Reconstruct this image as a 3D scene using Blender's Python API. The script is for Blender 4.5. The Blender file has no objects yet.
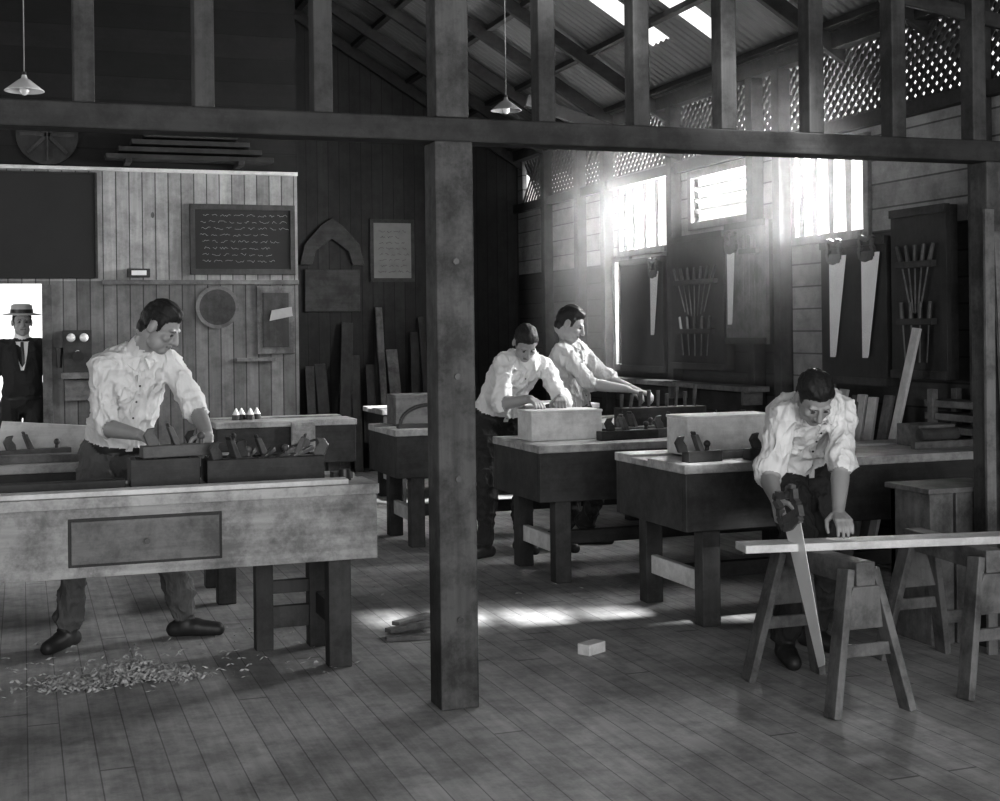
import bpy, bmesh, math, random
from mathutils import Vector, Matrix, noise
from mathutils.bvhtree import BVHTree
random.seed(7)
V=Vector
Z=V((0,0,1))
scn=bpy.context.scene

# ------------------------------------------------------------ materials
def newmat(name):
    m=bpy.data.materials.new(name); m.use_nodes=True
    nt=m.node_tree; b=nt.nodes['Principled BSDF']
    return m,nt,b
def mth(nt,op,a,b=None,c=None):
    n=nt.nodes.new('ShaderNodeMath'); n.operation=op
    for i,x in enumerate((a,b,c)):
        if x is None: continue
        if isinstance(x,(int,float)): n.inputs[i].default_value=x
        else: nt.links.new(x,n.inputs[i])
    return n.outputs[0]
def noise_out(nt,scale,vec=(1,1,1),detail=4,rough=.6):
    tc=nt.nodes.new('ShaderNodeTexCoord'); mp=nt.nodes.new('ShaderNodeMapping')
    mp.inputs['Scale'].default_value=vec
    nt.links.new(tc.outputs['Object'],mp.inputs['Vector'])
    n=nt.nodes.new('ShaderNodeTexNoise'); n.inputs['Scale'].default_value=scale
    n.inputs['Detail'].default_value=detail; n.inputs['Roughness'].default_value=rough
    nt.links.new(mp.outputs[0],n.inputs['Vector'])
    return n.outputs['Fac']
def bump(nt,b,h,s=.3,d=.01):
    n=nt.nodes.new('ShaderNodeBump'); n.inputs['Strength'].default_value=s; n.inputs['Distance'].default_value=d
    nt.links.new(h,n.inputs['Height']); nt.links.new(n.outputs[0],b.inputs['Normal'])
def grain_vec(ax):
    v=[1,1,1]; v['xyz'.index(ax)]=.07; return tuple(v)
def grime(nt,lo=.55):
    g=noise_out(nt,4.5,(1,1,1),6,.75)
    r=nt.nodes.new('ShaderNodeMapRange'); r.inputs['From Min'].default_value=.38; r.inputs['From Max'].default_value=.58
    r.inputs['To Min'].default_value=lo; r.inputs['To Max'].default_value=1.12
    nt.links.new(g,r.inputs['Value']); return r.outputs[0]
def wood(name,c,ax='x',k=.45,rough=.6,scale=28,stain=.35):
    m,nt,b=newmat(name)
    g=noise_out(nt,scale,grain_vec(ax),5)
    s=noise_out(nt,2.3,(1,1,1),3)
    t=mth(nt,'MULTIPLY_ADD',g,2*k,1-k)
    u=mth(nt,'MULTIPLY_ADD',s,2*stain,1-stain)
    u=mth(nt,'MULTIPLY',u,grime(nt,1-stain*1.3))
    col=mth(nt,'MULTIPLY',mth(nt,'MULTIPLY',t,u),c)
    nt.links.new(col,b.inputs['Base Color'])
    b.inputs['Roughness'].default_value=rough
    bump(nt,b,g,.4,.005)
    return m
def plain(name,c,rough=.6,metal=0,k=.15,scale=20,bs=.1,bd=.004):
    m,nt,b=newmat(name)
    g=noise_out(nt,scale,(1,1,1),4)
    col=mth(nt,'MULTIPLY',mth(nt,'MULTIPLY_ADD',g,2*k,1-k),c)
    nt.links.new(col,b.inputs['Base Color'])
    b.inputs['Roughness'].default_value=rough; b.inputs['Metallic'].default_value=metal
    bump(nt,b,g,bs,bd)
    return m
def cloth(name,c,k=.08,bs=.7):
    m,nt,b=newmat(name)
    g=noise_out(nt,7,(1.4,1.4,.7),3,.5)
    f=mth(nt,'ABSOLUTE',mth(nt,'MULTIPLY_ADD',g,2,-1))
    f=mth(nt,'POWER',mth(nt,'SUBTRACT',1,f),4)
    g2=noise_out(nt,120,(1,1,1),2)
    nt.links.new(mth(nt,'MULTIPLY',mth(nt,'MULTIPLY_ADD',g,2*k,1-k),c),b.inputs['Base Color'])
    b.inputs['Roughness'].default_value=.9
    bump(nt,b,mth(nt,'MULTIPLY_ADD',g2,.03,f),bs,.018)
    return m
def planks(name,c,idx,width,ax,var=.3,rough=.6,gap=.05,gapdark=.25,length=None,k=.35,knots=False,off=0):
    m,nt,b=newmat(name)
    tc=nt.nodes.new('ShaderNodeTexCoord'); sp=nt.nodes.new('ShaderNodeSeparateXYZ')
    nt.links.new(tc.outputs['Object'],sp.inputs[0])
    o='XYZ'['xyz'.index(idx)]; ga='XYZ'['xyz'.index(ax)]
    cc=mth(nt,'MULTIPLY_ADD',sp.outputs[o],1/width,off)
    fl=mth(nt,'FLOOR',cc); fr=mth(nt,'FRACT',cc)
    wn=nt.nodes.new('ShaderNodeTexWhiteNoise'); wn.noise_dimensions='1D'; nt.links.new(fl,wn.inputs['W'])
    r=wn.outputs['Value']
    mask=mth(nt,'LESS_THAN',fr,gap)
    if length:
        gg=mth(nt,'ADD',mth(nt,'MULTIPLY',sp.outputs[ga],1/length),mth(nt,'MULTIPLY',r,7.3))
        gf=mth(nt,'FRACT',gg)
        mask=mth(nt,'MAXIMUM',mask,mth(nt,'LESS_THAN',gf,.004))
        w2=nt.nodes.new('ShaderNodeTexWhiteNoise'); w2.noise_dimensions='1D'
        nt.links.new(mth(nt,'MULTIPLY_ADD',mth(nt,'FLOOR',gg),17.7,fl),w2.inputs['W'])
        r=w2.outputs['Value']
    g=noise_out(nt,30,grain_vec(ax),5)
    s=noise_out(nt,1.1,(1,1,1),4,.6)
    t=mth(nt,'MULTIPLY_ADD',g,2*k,1-k)
    t=mth(nt,'MULTIPLY',t,mth(nt,'MULTIPLY_ADD',r,2*var,1-var))
    t=mth(nt,'MULTIPLY',t,mth(nt,'MULTIPLY_ADD',s,1.2,.4))
    t=mth(nt,'MULTIPLY',t,grime(nt,.72))
    if knots:
        vv=[3.2,3.2,3.2]; vv['xyz'.index(ax)]=1.9
        mp=nt.nodes.new('ShaderNodeMapping'); mp.inputs['Scale'].default_value=vv
        nt.links.new(tc.outputs['Object'],mp.inputs[0])
        vo=nt.nodes.new('ShaderNodeTexVoronoi'); vo.inputs['Scale'].default_value=1.6
        nt.links.new(mp.outputs[0],vo.inputs['Vector'])
        kn=mth(nt,'LESS_THAN',vo.outputs['Distance'],.075)
        t=mth(nt,'MULTIPLY',t,mth(nt,'MULTIPLY_ADD',kn,-.6,1))
    t=mth(nt,'MULTIPLY',t,mth(nt,'MULTIPLY_ADD',mask,gapdark-1,1))
    nt.links.new(mth(nt,'MULTIPLY',t,c),b.inputs['Base Color'])
    b.inputs['Roughness'].default_value=rough
    bump(nt,b,mth(nt,'MULTIPLY_ADD',mask,-1.5,mth(nt,'MULTIPLY',g,.4)),.5,.006)
    return m

M={}
M['floor']=planks('floor_boards',.34,'x',.115,'y',.10,.62,.04,.5,3.1,k=.38)
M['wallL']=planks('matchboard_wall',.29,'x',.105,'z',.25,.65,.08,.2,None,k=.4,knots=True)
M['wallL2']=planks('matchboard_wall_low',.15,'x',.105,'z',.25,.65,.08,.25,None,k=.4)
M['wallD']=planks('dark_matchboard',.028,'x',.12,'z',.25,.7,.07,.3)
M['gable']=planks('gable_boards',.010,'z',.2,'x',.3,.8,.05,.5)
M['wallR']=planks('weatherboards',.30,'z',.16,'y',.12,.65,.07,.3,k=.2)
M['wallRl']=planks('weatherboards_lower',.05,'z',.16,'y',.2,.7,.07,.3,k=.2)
M['side']=planks('side_boards',.12,'z',.16,'y',.2,.7,.07,.3)
M['post']=wood('post_timber',.080,'z',.6,.7,stain=.45)
M['beam']=wood('beam_timber',.034,'x',.5,.7,stain=.4)
M['stud']=wood('stud_timber',.058,'z',.5,.7,stain=.4)
M['rafter']=wood('rafter_timber',.035,'x',.4,.7)
M['iron']=plain('corrugated_iron',.17,.5,.0,.25,4)
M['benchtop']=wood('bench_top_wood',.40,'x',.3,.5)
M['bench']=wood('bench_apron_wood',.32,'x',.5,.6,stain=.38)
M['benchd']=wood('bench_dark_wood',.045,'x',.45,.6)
M['benchl']=wood('bench_leg_wood',.055,'z',.4,.65)
M['pale']=wood('pale_pine_x',.62,'x',.2,.55,stain=.15)
M['palez']=wood('pale_pine_z',.50,'z',.25,.55,stain=.15)
M['midw']=wood('old_wood',.16,'x',.4,.6)
M['midz']=wood('old_wood_upright',.15,'z',.45,.6,stain=.4)
M['dark']=wood('dark_wood',.03,'z',.4,.6)
M['toolw']=wood('beech_tool_wood',.10,'x',.3,.45)
M['steel']=plain('bright_steel',.85,.5,.25,.08,12)
M['iront']=plain('cast_iron',.06,.4,.4,.2,30)
M['black']=plain('blackboard_slate',.022,.7,0,.3,3)
M['chalk']=plain('chalk',.35,.9)
M['enamel']=plain('white_enamel',.8,.25,0,.05)
M['paper']=plain('paper',.25,.8,0,.25,8)
M['shav']=plain('shaving',.45,.7,0,.2,30)
M['skin']=plain('skin',.34,.5,0,.1,25)
M['hair']=plain('hair',.02,.6,0,.5,90,.8,.006)
M['eye']=plain('eye_shadow',.06,.5)
M['lip']=plain('lips',.18,.5)
M['shirt']=cloth('white_shirt',.78)
M['shirtg']=cloth('grey_shirt',.45)
M['trs']=cloth('grey_trousers',.11,.2)
M['trd']=cloth('dark_trousers',.035,.3)
M['belt']=plain('leather',.03,.45)
M['shoe']=plain('boots',.03,.5,0,.3,20)
M['suit']=cloth('dark_suit',.035,.2,.3)
M['hat']=plain('straw_hat',.45,.8,0,.15,60)
M['brick']=plain('ground',.35,.9,0,.3,6)

# ------------------------------------------------------------ mesh builder
class B:
    def __init__(s): s.v=[];s.f=[];s.m=[];s.s=[];s.mats=[]
    def mi(s,m):
        mm=M[m]
        if mm not in s.mats: s.mats.append(mm)
        return s.mats.index(mm)
    def add(s,vs,fs,mat,smooth=False,T=None):
        o=len(s.v); i=s.mi(mat)
        for p in vs:
            p=V(p); s.v.append(T@p if T else p)
        for f in fs:
            s.f.append([a+o for a in f]); s.m.append(i); s.s.append(smooth)
    def box(s,x0,x1,y0,y1,z0,z1,mat,T=None):
        vs=[(x,y,z) for x in(x0,x1) for y in(y0,y1) for z in(z0,z1)]
        s.add(vs,[(0,1,3,2),(4,6,7,5),(0,4,5,1),(2,3,7,6),(0,2,6,4),(1,5,7,3)],mat,False,T)
    def bar(s,p0,p1,w,h,mat,up=Z,w1=None,h1=None):
        p0=V(p0);p1=V(p1); d=(p1-p0).normalized(); sd=d.cross(V(up))
        if sd.length<1e-4: sd=d.cross(V((0,1,0)))
        sd.normalize(); u=sd.cross(d)
        w1=w if w1 is None else w1; h1=h if h1 is None else h1
        vs=[]
        for p,a,b in((p0,w,h),(p1,w1,h1)):
            for i,j in((-1,-1),(1,-1),(1,1),(-1,1)): vs.append(p+sd*a/2*i+u*b/2*j)
        s.add(vs,[(0,3,2,1),(4,5,6,7),(0,1,5,4),(1,2,6,5),(2,3,7,6),(3,0,4,7)],mat)
    def cyl(s,p0,p1,r0,r1,mat,n=18,T=None):
        p0=V(p0);p1=V(p1); d=(p1-p0).normalized(); a=d.orthogonal().normalized(); b=d.cross(a)
        vs=[];
        for p,r in((p0,r0),(p1,r1)):
            for i in range(n):
                t=2*math.pi*i/n; vs.append(p+a*r*math.cos(t)+b*r*math.sin(t))
        s.add(vs,[(i,(i+1)%n,n+(i+1)%n,n+i) for i in range(n)],mat,True,T)
        s.add(vs[:n],[tuple(range(n))[::-1]],mat,False,T); s.add(vs[n:],[tuple(range(n))],mat,False,T)
    def ell(s,c,r,mat,n=16,T=None):
        vs,fs=ellv(c,r,n); s.add(vs,fs,mat,True,T)
    def prism(s,pts,o,ux,uy,th,mat,T=None):
        o=V(o);ux=V(ux).normalized();uy=V(uy).normalized();nn=ux.cross(uy)
        n=len(pts); vs=[o+ux*a+uy*b-nn*th/2 for a,b in pts]+[o+ux*a+uy*b+nn*th/2 for a,b in pts]
        s.add(vs,[tuple(range(n))[::-1],tuple(range(n,2*n))]+[(i,(i+1)%n,n+(i+1)%n,n+i) for i in range(n)],mat,False,T)
    def tube(s,pts,r,mat,n=8,closed=False):
        pts=[V(p) for p in pts]
        for i in range(len(pts)-(0 if closed else 1)):
            s.cyl(pts[i],pts[(i+1)%len(pts)],r,r,mat,n)
    def done(s,name,bevel=.003,recalc=True):
        me=bpy.data.meshes.new(name)
        me.from_pydata([tuple(p) for p in s.v],[],s.f)
        for mm in s.mats: me.materials.append(mm)
        me.polygons.foreach_set('material_index',s.m)
        me.polygons.foreach_set('use_smooth',s.s)
        if recalc:
            bm=bmesh.new(); bm.from_mesh(me); bmesh.ops.recalc_face_normals(bm,faces=bm.faces); bm.to_mesh(me); bm.free()
        me.update()
        ob=bpy.data.objects.new(name,me); scn.collection.objects.link(ob)
        if bevel:
            md=ob.modifiers.new('bevel','BEVEL'); md.width=bevel; md.segments=2; md.limit_method='ANGLE'; md.angle_limit=math.radians(50)
        return ob
def ellv(c,r,n=16):
    c=V(c); vs=[c+V((0,0,r[2]))]; m=n//2
    for j in range(1,m):
        ph=math.pi*j/m
        for i in range(n):
            t=2*math.pi*i/n
            vs.append(c+V((r[0]*math.sin(ph)*math.cos(t),r[1]*math.sin(ph)*math.sin(t),r[2]*math.cos(ph))))
    vs.append(c-V((0,0,r[2]))); L=len(vs)-1; fs=[]
    for i in range(n):
        fs.append((0,1+i,1+(i+1)%n)); fs.append((L,L-n+(i+1)%n,L-n+i))
    for j in range(m-2):
        for i in range(n):
            a=1+j*n+i;b=1+j*n+(i+1)%n; fs.append((a,a+n,b+n,b))
    return vs,fs

def cells(a0,a1,b0,b1,holes):
    A=sorted({a0,a1}|{h[0] for h in holes}|{h[1] for h in holes}); A=[a for a in A if a0<=a<=a1]
    Bq=sorted({b0,b1}|{h[2] for h in holes}|{h[3] for h in holes}); Bq=[b for b in Bq if b0<=b<=b1]
    out=[]
    for i in range(len(A)-1):
        for j in range(len(Bq)-1):
            ca=(A[i]+A[i+1])/2; cb=(Bq[j]+Bq[j+1])/2
            if any(h[0]<ca<h[1] and h[2]<cb<h[3] for h in holes): continue
            out.append((A[i],A[i+1],Bq[j],Bq[j+1]))
    return out

# ------------------------------------------------------------ room shell
XR=5.3; XL=-3.2; YB=11.5; YB2=14.3; YF=-2.6; XS=2.24
RZ=3.45; SL=.6; XRG=.8
def rz(x): return RZ+(XR-x)*SL if x>=XRG else RZ+(XR-XRG)*SL-(XRG-x)*SL*1.15
b=B(); b.box(XL-.1,XR+.1,YF-.1,YB2+.1,-.12,0,'floor'); b.done('floor',0)
b=B(); b.box(-30,30,-30,45,-.5,-.3,'brick'); b.done('ground_outside',0)

WB=(7.64,8.47,2.12,2.70); WA=(10.54,11.50,2.2,2.84); WL=(9.07,10.08,2.35,2.72); WS=(11.36,11.62,1.15,2.1)
b=B()
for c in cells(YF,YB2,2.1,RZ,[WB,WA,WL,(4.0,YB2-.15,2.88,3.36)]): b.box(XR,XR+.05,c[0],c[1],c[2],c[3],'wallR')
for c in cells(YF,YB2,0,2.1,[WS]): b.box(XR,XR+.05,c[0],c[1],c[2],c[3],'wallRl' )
b.box(XR-.004,XR,8.02,8.56,0,2.1,'wallR')
b.done('wall_right',0)
DR=(-.72,.155,0,1.9)
b=B()
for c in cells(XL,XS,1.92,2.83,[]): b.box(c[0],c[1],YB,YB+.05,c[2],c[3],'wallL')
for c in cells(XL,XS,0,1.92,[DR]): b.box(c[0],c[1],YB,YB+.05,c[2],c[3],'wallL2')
b.done('wall_back',0)
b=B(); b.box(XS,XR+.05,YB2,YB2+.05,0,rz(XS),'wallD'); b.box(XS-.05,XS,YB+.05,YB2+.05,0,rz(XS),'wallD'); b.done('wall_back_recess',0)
b=B()
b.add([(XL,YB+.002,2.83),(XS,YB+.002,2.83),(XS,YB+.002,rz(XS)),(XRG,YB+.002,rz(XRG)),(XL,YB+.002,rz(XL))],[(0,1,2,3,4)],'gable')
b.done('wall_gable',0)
b=B()
for c in cells(YF,YB2,0,rz(XL),[(8.9,10.1,1.3,2.6)]): b.box(XL-.05,XL,c[0],c[1],c[2],c[3],'side')  # unseen opening added to let the left fill light in
b.done('wall_left',0)
b=B(); b.box(-3.1,XS,YB-.04,YB,2.82,2.85,'pale'); b.done('trim_1')
b=B(); b.box(.62,XS,YB-.03,YB-.001,1.89,1.93,'midw'); b.done('trim_3')
b=B(); b.box(.155,.23,YB-.03,YB-.001,0,1.89,'midz'); b.box(-.8,-.72,YB-.03,YB-.001,0,1.89,'midz'); b.done('door_1')
# roof
b=B()
holes=[(2.4,4.8,9.50,9.80),(2.4,4.95,8.80,9.10),(1.1,3.05,3.62,3.92)]  # last hole is unseen, added to throw the sun strip on the floor
def corr(x0,x1,y0,y1):
    n=max(2,int((y1-y0)/.0225)); vs=[];fs=[]
    for i in range(n+1):
        y=y0+(y1-y0)*i/n; w=.011*math.sin(2*math.pi*y/.09)
        vs+= [(x0,y,rz(x0)+w),(x1,y,rz(x1)+w)]
    for i in range(n): fs.append((2*i,2*i+1,2*i+3,2*i+2))
    b.add(vs,fs,'iron',True)
for c in cells(XRG,XR+.35,YF,YB2+.3,holes): corr(*c)
corr(XL-.3,XRG,YF,YB2+.3)
b.done('ceiling',0,False)
b=B()
y=-2
while y<YB2:
    if all(abs(y-q)>.2 for q in (9.64,8.96)):
        b.bar((XR+.3,y,rz(XR+.3)-.115),(XRG,y,rz(XRG)-.115),.05,.11,'rafter')
        b.bar((XL,y,rz(XL)-.115),(XRG,y,rz(XRG)-.115),.05,.11,'rafter')
    y+=.9
for x in (5.15,4.6,4.0,3.4,2.8,2.2,1.6):
    b.bar((x,-2,rz(x)-.035),(x,YB2,rz(x)-.035),.07,.045,'rafter')
b.box(XRG-.03,XRG+.03,-2,YB2,rz(XRG)-.3,rz(XRG)-.08,'rafter')
b.bar((3.9,10.3,3.35),(XR,10.3,2.95),.05,.1,'rafter')
b.done('roof_rafters',.004)
b=B()
b.box(XR-.1,XR-.002,-2,YB2-.02,3.36,3.47,'rafter'); b.box(XR-.07,XR-.002,-2,YB2-.02,2.79,2.88,'rafter')
posts=[4.4,5.5,6.45,8.62,9.0,10.35,11.75,12.4,13.3]
for yy in posts: b.box(XR-.1,XR-.002,yy-.05,yy+.05,0,3.36,'stud')
b.done('trim_2',.004)
b=B()
h=3.36-2.88
yy=4.0
while yy<YB2-.6:
    for sgn in(1,-1):
        ya=yy if sgn>0 else yy+h
        yb=ya+sgn*h
        b.bar((XR+.02+.012*sgn,ya,2.88),(XR+.02+.012*sgn,yb,3.36),.034,.008,'stud',up=(1,0,0))
    yy+=.085
b.done('window_lattice',0)
def slat_window(name,w,n,vert=True):
    b=B(); y0,y1,z0,z1=w
    b.box(XR-.03,XR+.06,y0-.06,y0,z0-.06,z1+.06,'midz');b.box(XR-.03,XR+.06,y1,y1+.06,z0-.06,z1+.06,'midz')
    b.box(XR-.03,XR+.06,y0,y1,z1,z1+.06,'midz');b.box(XR-.05,XR+.06,y0,y1,z0-.06,z0,'midz')
    for i in range(1,n):
        if vert:
            y=y0+(y1-y0)*i/n; b.bar((XR+.015,y,z0),(XR+.015,y,z1),.06,.03,'midz',up=(1,0,0),w1=.085)
        else:
            z=z0+(z1-z0)*i/n; b.bar((XR+.03,y0,z),(XR+.03,y1,z),.06,.022,'pale',up=(.5,0,1))
    b.done(name,.003)
slat_window('window_1',WB,4); slat_window('window_2',WA,4); slat_window('window_3',WL,4,False)
slat_window('window_4',WS,1)

# post and beam frame
YP=5.1
b=B()
b.box(1.52,1.675,YP-.075,YP+.075,0,2.22,'post')
b.box(1.53,1.665,YP-.065,YP+.065,2.315,3.6,'post')
b.box(4.14,4.27,YP-.06,YP+.06,0,2.22,'post')
b.box(-3.1,XR-.01,YP-.06,YP+.06,2.22,2.315,'beam')
xs=[-1.5,-1.07,-.64,-.21,.22,.645,1.09]
for u in (546,640,727,814,896,976):
    t=(u-500)/1350; Yd=-.334*t+.943; d=YP/Yd; xs.append((.943*t+.334)*d)
xs.append(4.75)
for x in xs: b.box(x-.037,x+.037,YP-.045,YP+.045,2.315,3.5,'stud')
b.bar((3.1,YP+.02,3.05),(5.2,YP+.02,2.75),.03,.07,'beam')
for z in (.35,.9,1.3,1.75): b.cyl((1.6,YP-.082,z),(1.6,YP-.07,z),.013,.013,'iront',10)
b.done('post_and_beam_frame',.006)

# ------------------------------------------------------------ benches
def bench(x0,x1,y0,y1,front='bench',drawer=None,h=.81,vise=None,top='benchtop',endm=None,rail=True,shelf=False):
    b=B(); ap=.33; endm=endm or front
    ny=4; w=(y1-y0)/ny
    for i in range(ny):
        dz=0 if i!=2 else -.012
        b.box(x0-.01,x1+.01,y0+i*w+.002-(.01 if i==0 else 0),y0+(i+1)*w-.002,h-.045,h+dz,top)
    z0=h-ap
    b.box(x0,x1,y0,y0+.035,z0,h-.045,front)
    b.box(x0,x1,y1-.035,y1,z0,h-.045,front)
    b.box(x0,x0+.035,y0+.035,y1-.035,z0,h-.045,endm); b.box(x1-.035,x1,y0+.035,y1-.035,z0,h-.045,endm)
    lx=.16
    for x in (x0+lx,x1-lx):
        for y in (y0+.09,y1-.09): b.box(x-.05,x+.05,y-.045,y+.045,0,h-.05,'benchl')
        b.box(x-.02,x+.02,y0+.13,y1-.13,.16,.26,'pale' if rail else 'benchl')
    if rail: b.box(x0+lx+.05,x1-lx-.05,(y0+y1)/2-.03,(y0+y1)/2+.03,.17,.25,'benchd')
    if shelf:
        xq=x1-lx-.26
        b.box(xq-.04,xq+.04,y1-.13,y1-.05,0,h-.05,'dark')
        b.box(xq,x1-lx-.05,y1-.12,y1-.08,.10,.20,'benchl'); b.box(xq,x1-lx-.05,y1-.12,y1-.08,.26,.32,'benchl')
    if drawer:
        a,c=drawer
        b.box(a-.012,c+.012,y0-.004,y0,z0+.045,h-.085,'dark')
        b.box(a,c,y0-.014,y0,z0+.057,h-.097,'midw'); b.cyl(((a+c)/2,y0-.014,h-.19),((a+c)/2,y0-.03,h-.19),.012,.012,'iront',10)
    for vx in (vise or []):
        b.box(vx-.09,vx+.09,y0-.075,y0-.03,z0+.02,h-.01,'bench')
        b.cyl((vx,y0-.14,h-.16),(vx,y0,h-.16),.02,.02,'iront'); b.cyl((vx,y0-.15,h-.16),(vx,y0-.11,h-.16),.035,.035,'toolw')
        b.cyl((vx-.12,y0-.13,h-.19),(vx+.12,y0-.13,h-.13),.009,.009,'iront',8)
    return b.done('workbench',.005)
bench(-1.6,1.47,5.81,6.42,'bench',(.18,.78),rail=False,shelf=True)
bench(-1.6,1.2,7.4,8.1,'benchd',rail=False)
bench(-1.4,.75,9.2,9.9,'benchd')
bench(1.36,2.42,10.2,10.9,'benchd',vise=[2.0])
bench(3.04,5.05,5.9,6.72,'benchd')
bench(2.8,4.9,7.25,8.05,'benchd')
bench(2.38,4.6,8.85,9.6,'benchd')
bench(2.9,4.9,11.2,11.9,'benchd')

H=.81
def plane_tool(x,y,z,yaw,L=.36,mat='toolw'):
    b=B(); T=Matrix.Translation((x,y,z))@Matrix.Rotation(yaw,4,'Z')
    b.box(-L/2,L/2,-.033,.033,0,.055,mat,T)
    b.prism([(-.02,0),(.012,0),(-.035,.10),(-.055,.095)],(.0,0,.04),(1,0,0),(0,0,1),.045,'toolw',T)
    b.prism([(-.028,.03),(-.02,.03),(-.05,.115),(-.058,.11)],(.0,0,.04),(1,0,0),(0,0,1),.04,'iront',T)
    b.prism([(-.12,0),(-.07,0),(-.075,.035),(-.095,.06),(-.085,.085),(-.12,.08),(-.14,.05)],(-.02,0,.05),(1,0,0),(0,0,1),.022,mat,T)
    b.cyl((L/2-.07,0,.05),(L/2-.07,0,.075),.012,.01,mat,12,T); b.ell((L/2-.07,0,.088),(.018,.018,.018),mat,12,T)
    return b.done('hand_plane',.004)
def box_on(name,x0,x1,y0,y1,z0,z1,mat='pale',open_top=False):
    b=B()
    t=.018
    b.box(x0,x1,y0,y0+t,z0,z1,mat);b.box(x0,x1,y1-t,y1,z0,z1,mat)
    b.box(x0,x0+t,y0+t,y1-t,z0,z1,mat);b.box(x1-t,x1,y0+t,y1-t,z0,z1,mat)
    b.box(x0+t,x1-t,y0+t,y1-t,z0,z0+t,mat)
    if not open_top: b.box(x0-.004,x1+.004,y0-.004,y1+.004,z1,z1+.016,mat)
    return b.done(name,.003)
b=B(); b.box(.44,.74,6.10,6.135,H,H+.12,'benchd'); b.box(.44,.74,6.26,6.295,H,H+.12,'benchd'); b.box(.44,.47,6.135,6.26,H,H+.12,'benchd'); b.box(.71,.74,6.135,6.26,H,H+.12,'benchd')
b.done('bench_hook_box',.003)
b=B(); b.box(.77,1.30,6.10,6.13,H,H+.105,'benchd'); b.box(.77,1.30,6.30,6.33,H,H+.105,'benchd'); b.box(.77,.80,6.13,6.30,H,H+.105,'benchd'); b.box(1.27,1.30,6.13,6.30,H,H+.105,'benchd'); b.box(.80,1.27,6.13,6.3,H,H+.05,'midw'); b.done('tool_tray',.003)
b=B(); b.box(-.2,.42,6.12,6.2,H,H+.035,'benchd'); b.done('timber_batten',.003)
b=B(); b.box(-1.2,1.35,5.83,5.93,H,H+.022,'pale'); b.done('pine_plank',.003)
plane_tool(.66,6.20,H+.12,.15,.34)
plane_tool(.92,6.19,H+.05,.5,.26); plane_tool(1.06,6.24,H+.05,.2,.3,'benchd'); plane_tool(1.18,6.2,H+.05,2.8,.22)
b=B()
for i in range(5): b.bar((.84+.08*i,6.15,H+.06+.01*i),(.92+.09*i,6.28,H+.13),.02,.02,'toolw')
b.done('chisel_set',.002)
b=B(); b.cyl((1.37,6.0,H),(1.37,6.0,H+.05),.03,.025,'iront'); b.box(1.33,1.42,6.05,6.13,H,H+.03,'toolw'); b.done('oil_can',.002)
b=B(); b.prism([(0,0),(.56,0),(.50,.16),(.04,.2)],(-.15,7.95,H),(1,0,0),(0,0,1),.03,'pale'); b.done('pine_offcut',.003)
b=B(); b.box(-.5,.5,7.5,7.62,H,H+.04,'midw'); b.done('timber_batten',.003)
plane_tool(.05,7.75,H,.3,.4); plane_tool(-.2,9.5,H,.3,.4)
plane_tool(1.0,7.7,H,.3,.4,'benchd')
b=B()
for i,(x,y) in enumerate([(1.55,10.5),(1.6,10.55),(1.66,10.5),(1.72,10.56)]):
    b.cyl((x,y,H),(x,y,H+.04),.035,.03,'iront',12); b.cyl((x,y,H+.04),(x,y,H+.09),.03,.004,'steel',12)
b.done('oil_can_row',0)
box_on('wooden_crate',2.5,2.9,9.3,9.55,H,H+.2,'midw')
b=B(); pts=[(2.45+.0+.22*(1-math.cos(t))/1.0,9.0,H+.03+.13*math.sin(t)) for t in [math.pi*i/12 for i in range(13)]]
b.tube(pts,.014,'iront'); b.box(2.43,2.95,8.97,9.03,H,H+.03,'iront'); b.done('bow_saw',.002)
box_on('pine_box',2.87,3.33,7.56,7.8,H,H+.165,'pale')
box_on('pine_box',3.27,3.80,6.32,6.56,H,H+.19,'pale')
b=B(); b.box(3.18,3.95,6.12,6.2,H,H+.035,'midw'); b.done('timber_batten',.003)
plane_tool(3.62,6.03,H,.1,.36,'benchd'); plane_tool(3.86,6.06,H,2.9,.36); plane_tool(4.0,6.3,H,.4,.3,'benchd')
plane_tool(3.2,6.03,H,.1,.2,'benchd')
plane_tool(3.62,7.7,H,.3,.4); plane_tool(3.8,7.5,H,.1,.4); plane_tool(4.05,7.55,H,2.5,.4,'benchd'); plane_tool(3.45,7.45,H,.1,.4,'benchd')
plane_tool(4.3,7.5,H,.5,.34)
b=B()
b.box(3.6,4.2,7.85,7.98,H,H+.16,'benchd')
for i in range(9): b.cyl((3.62+.065*i,7.91,H+.16),(3.62+.065*i+.02*random.random(),7.91,H+.16+.08+.06*random.random()),.011,.014,'toolw',8)
b.done('chisel_rack',.003)
b=B(); b.box(4.62,4.86,6.2,6.4,H,H+.12,'midw'); b.cyl((4.6,6.17,H+.07),(4.84,6.17,H+.07),.035,.035,'toolw'); b.box(4.52,4.95,6.1,6.14,H,H+.04,'midw'); b.done('wooden_vise_block',.004)
plane_tool(3.2,9.1,H,.2,.4,'benchd'); plane_tool(3.7,9.1,H,.2,.4,'benchd')

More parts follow.
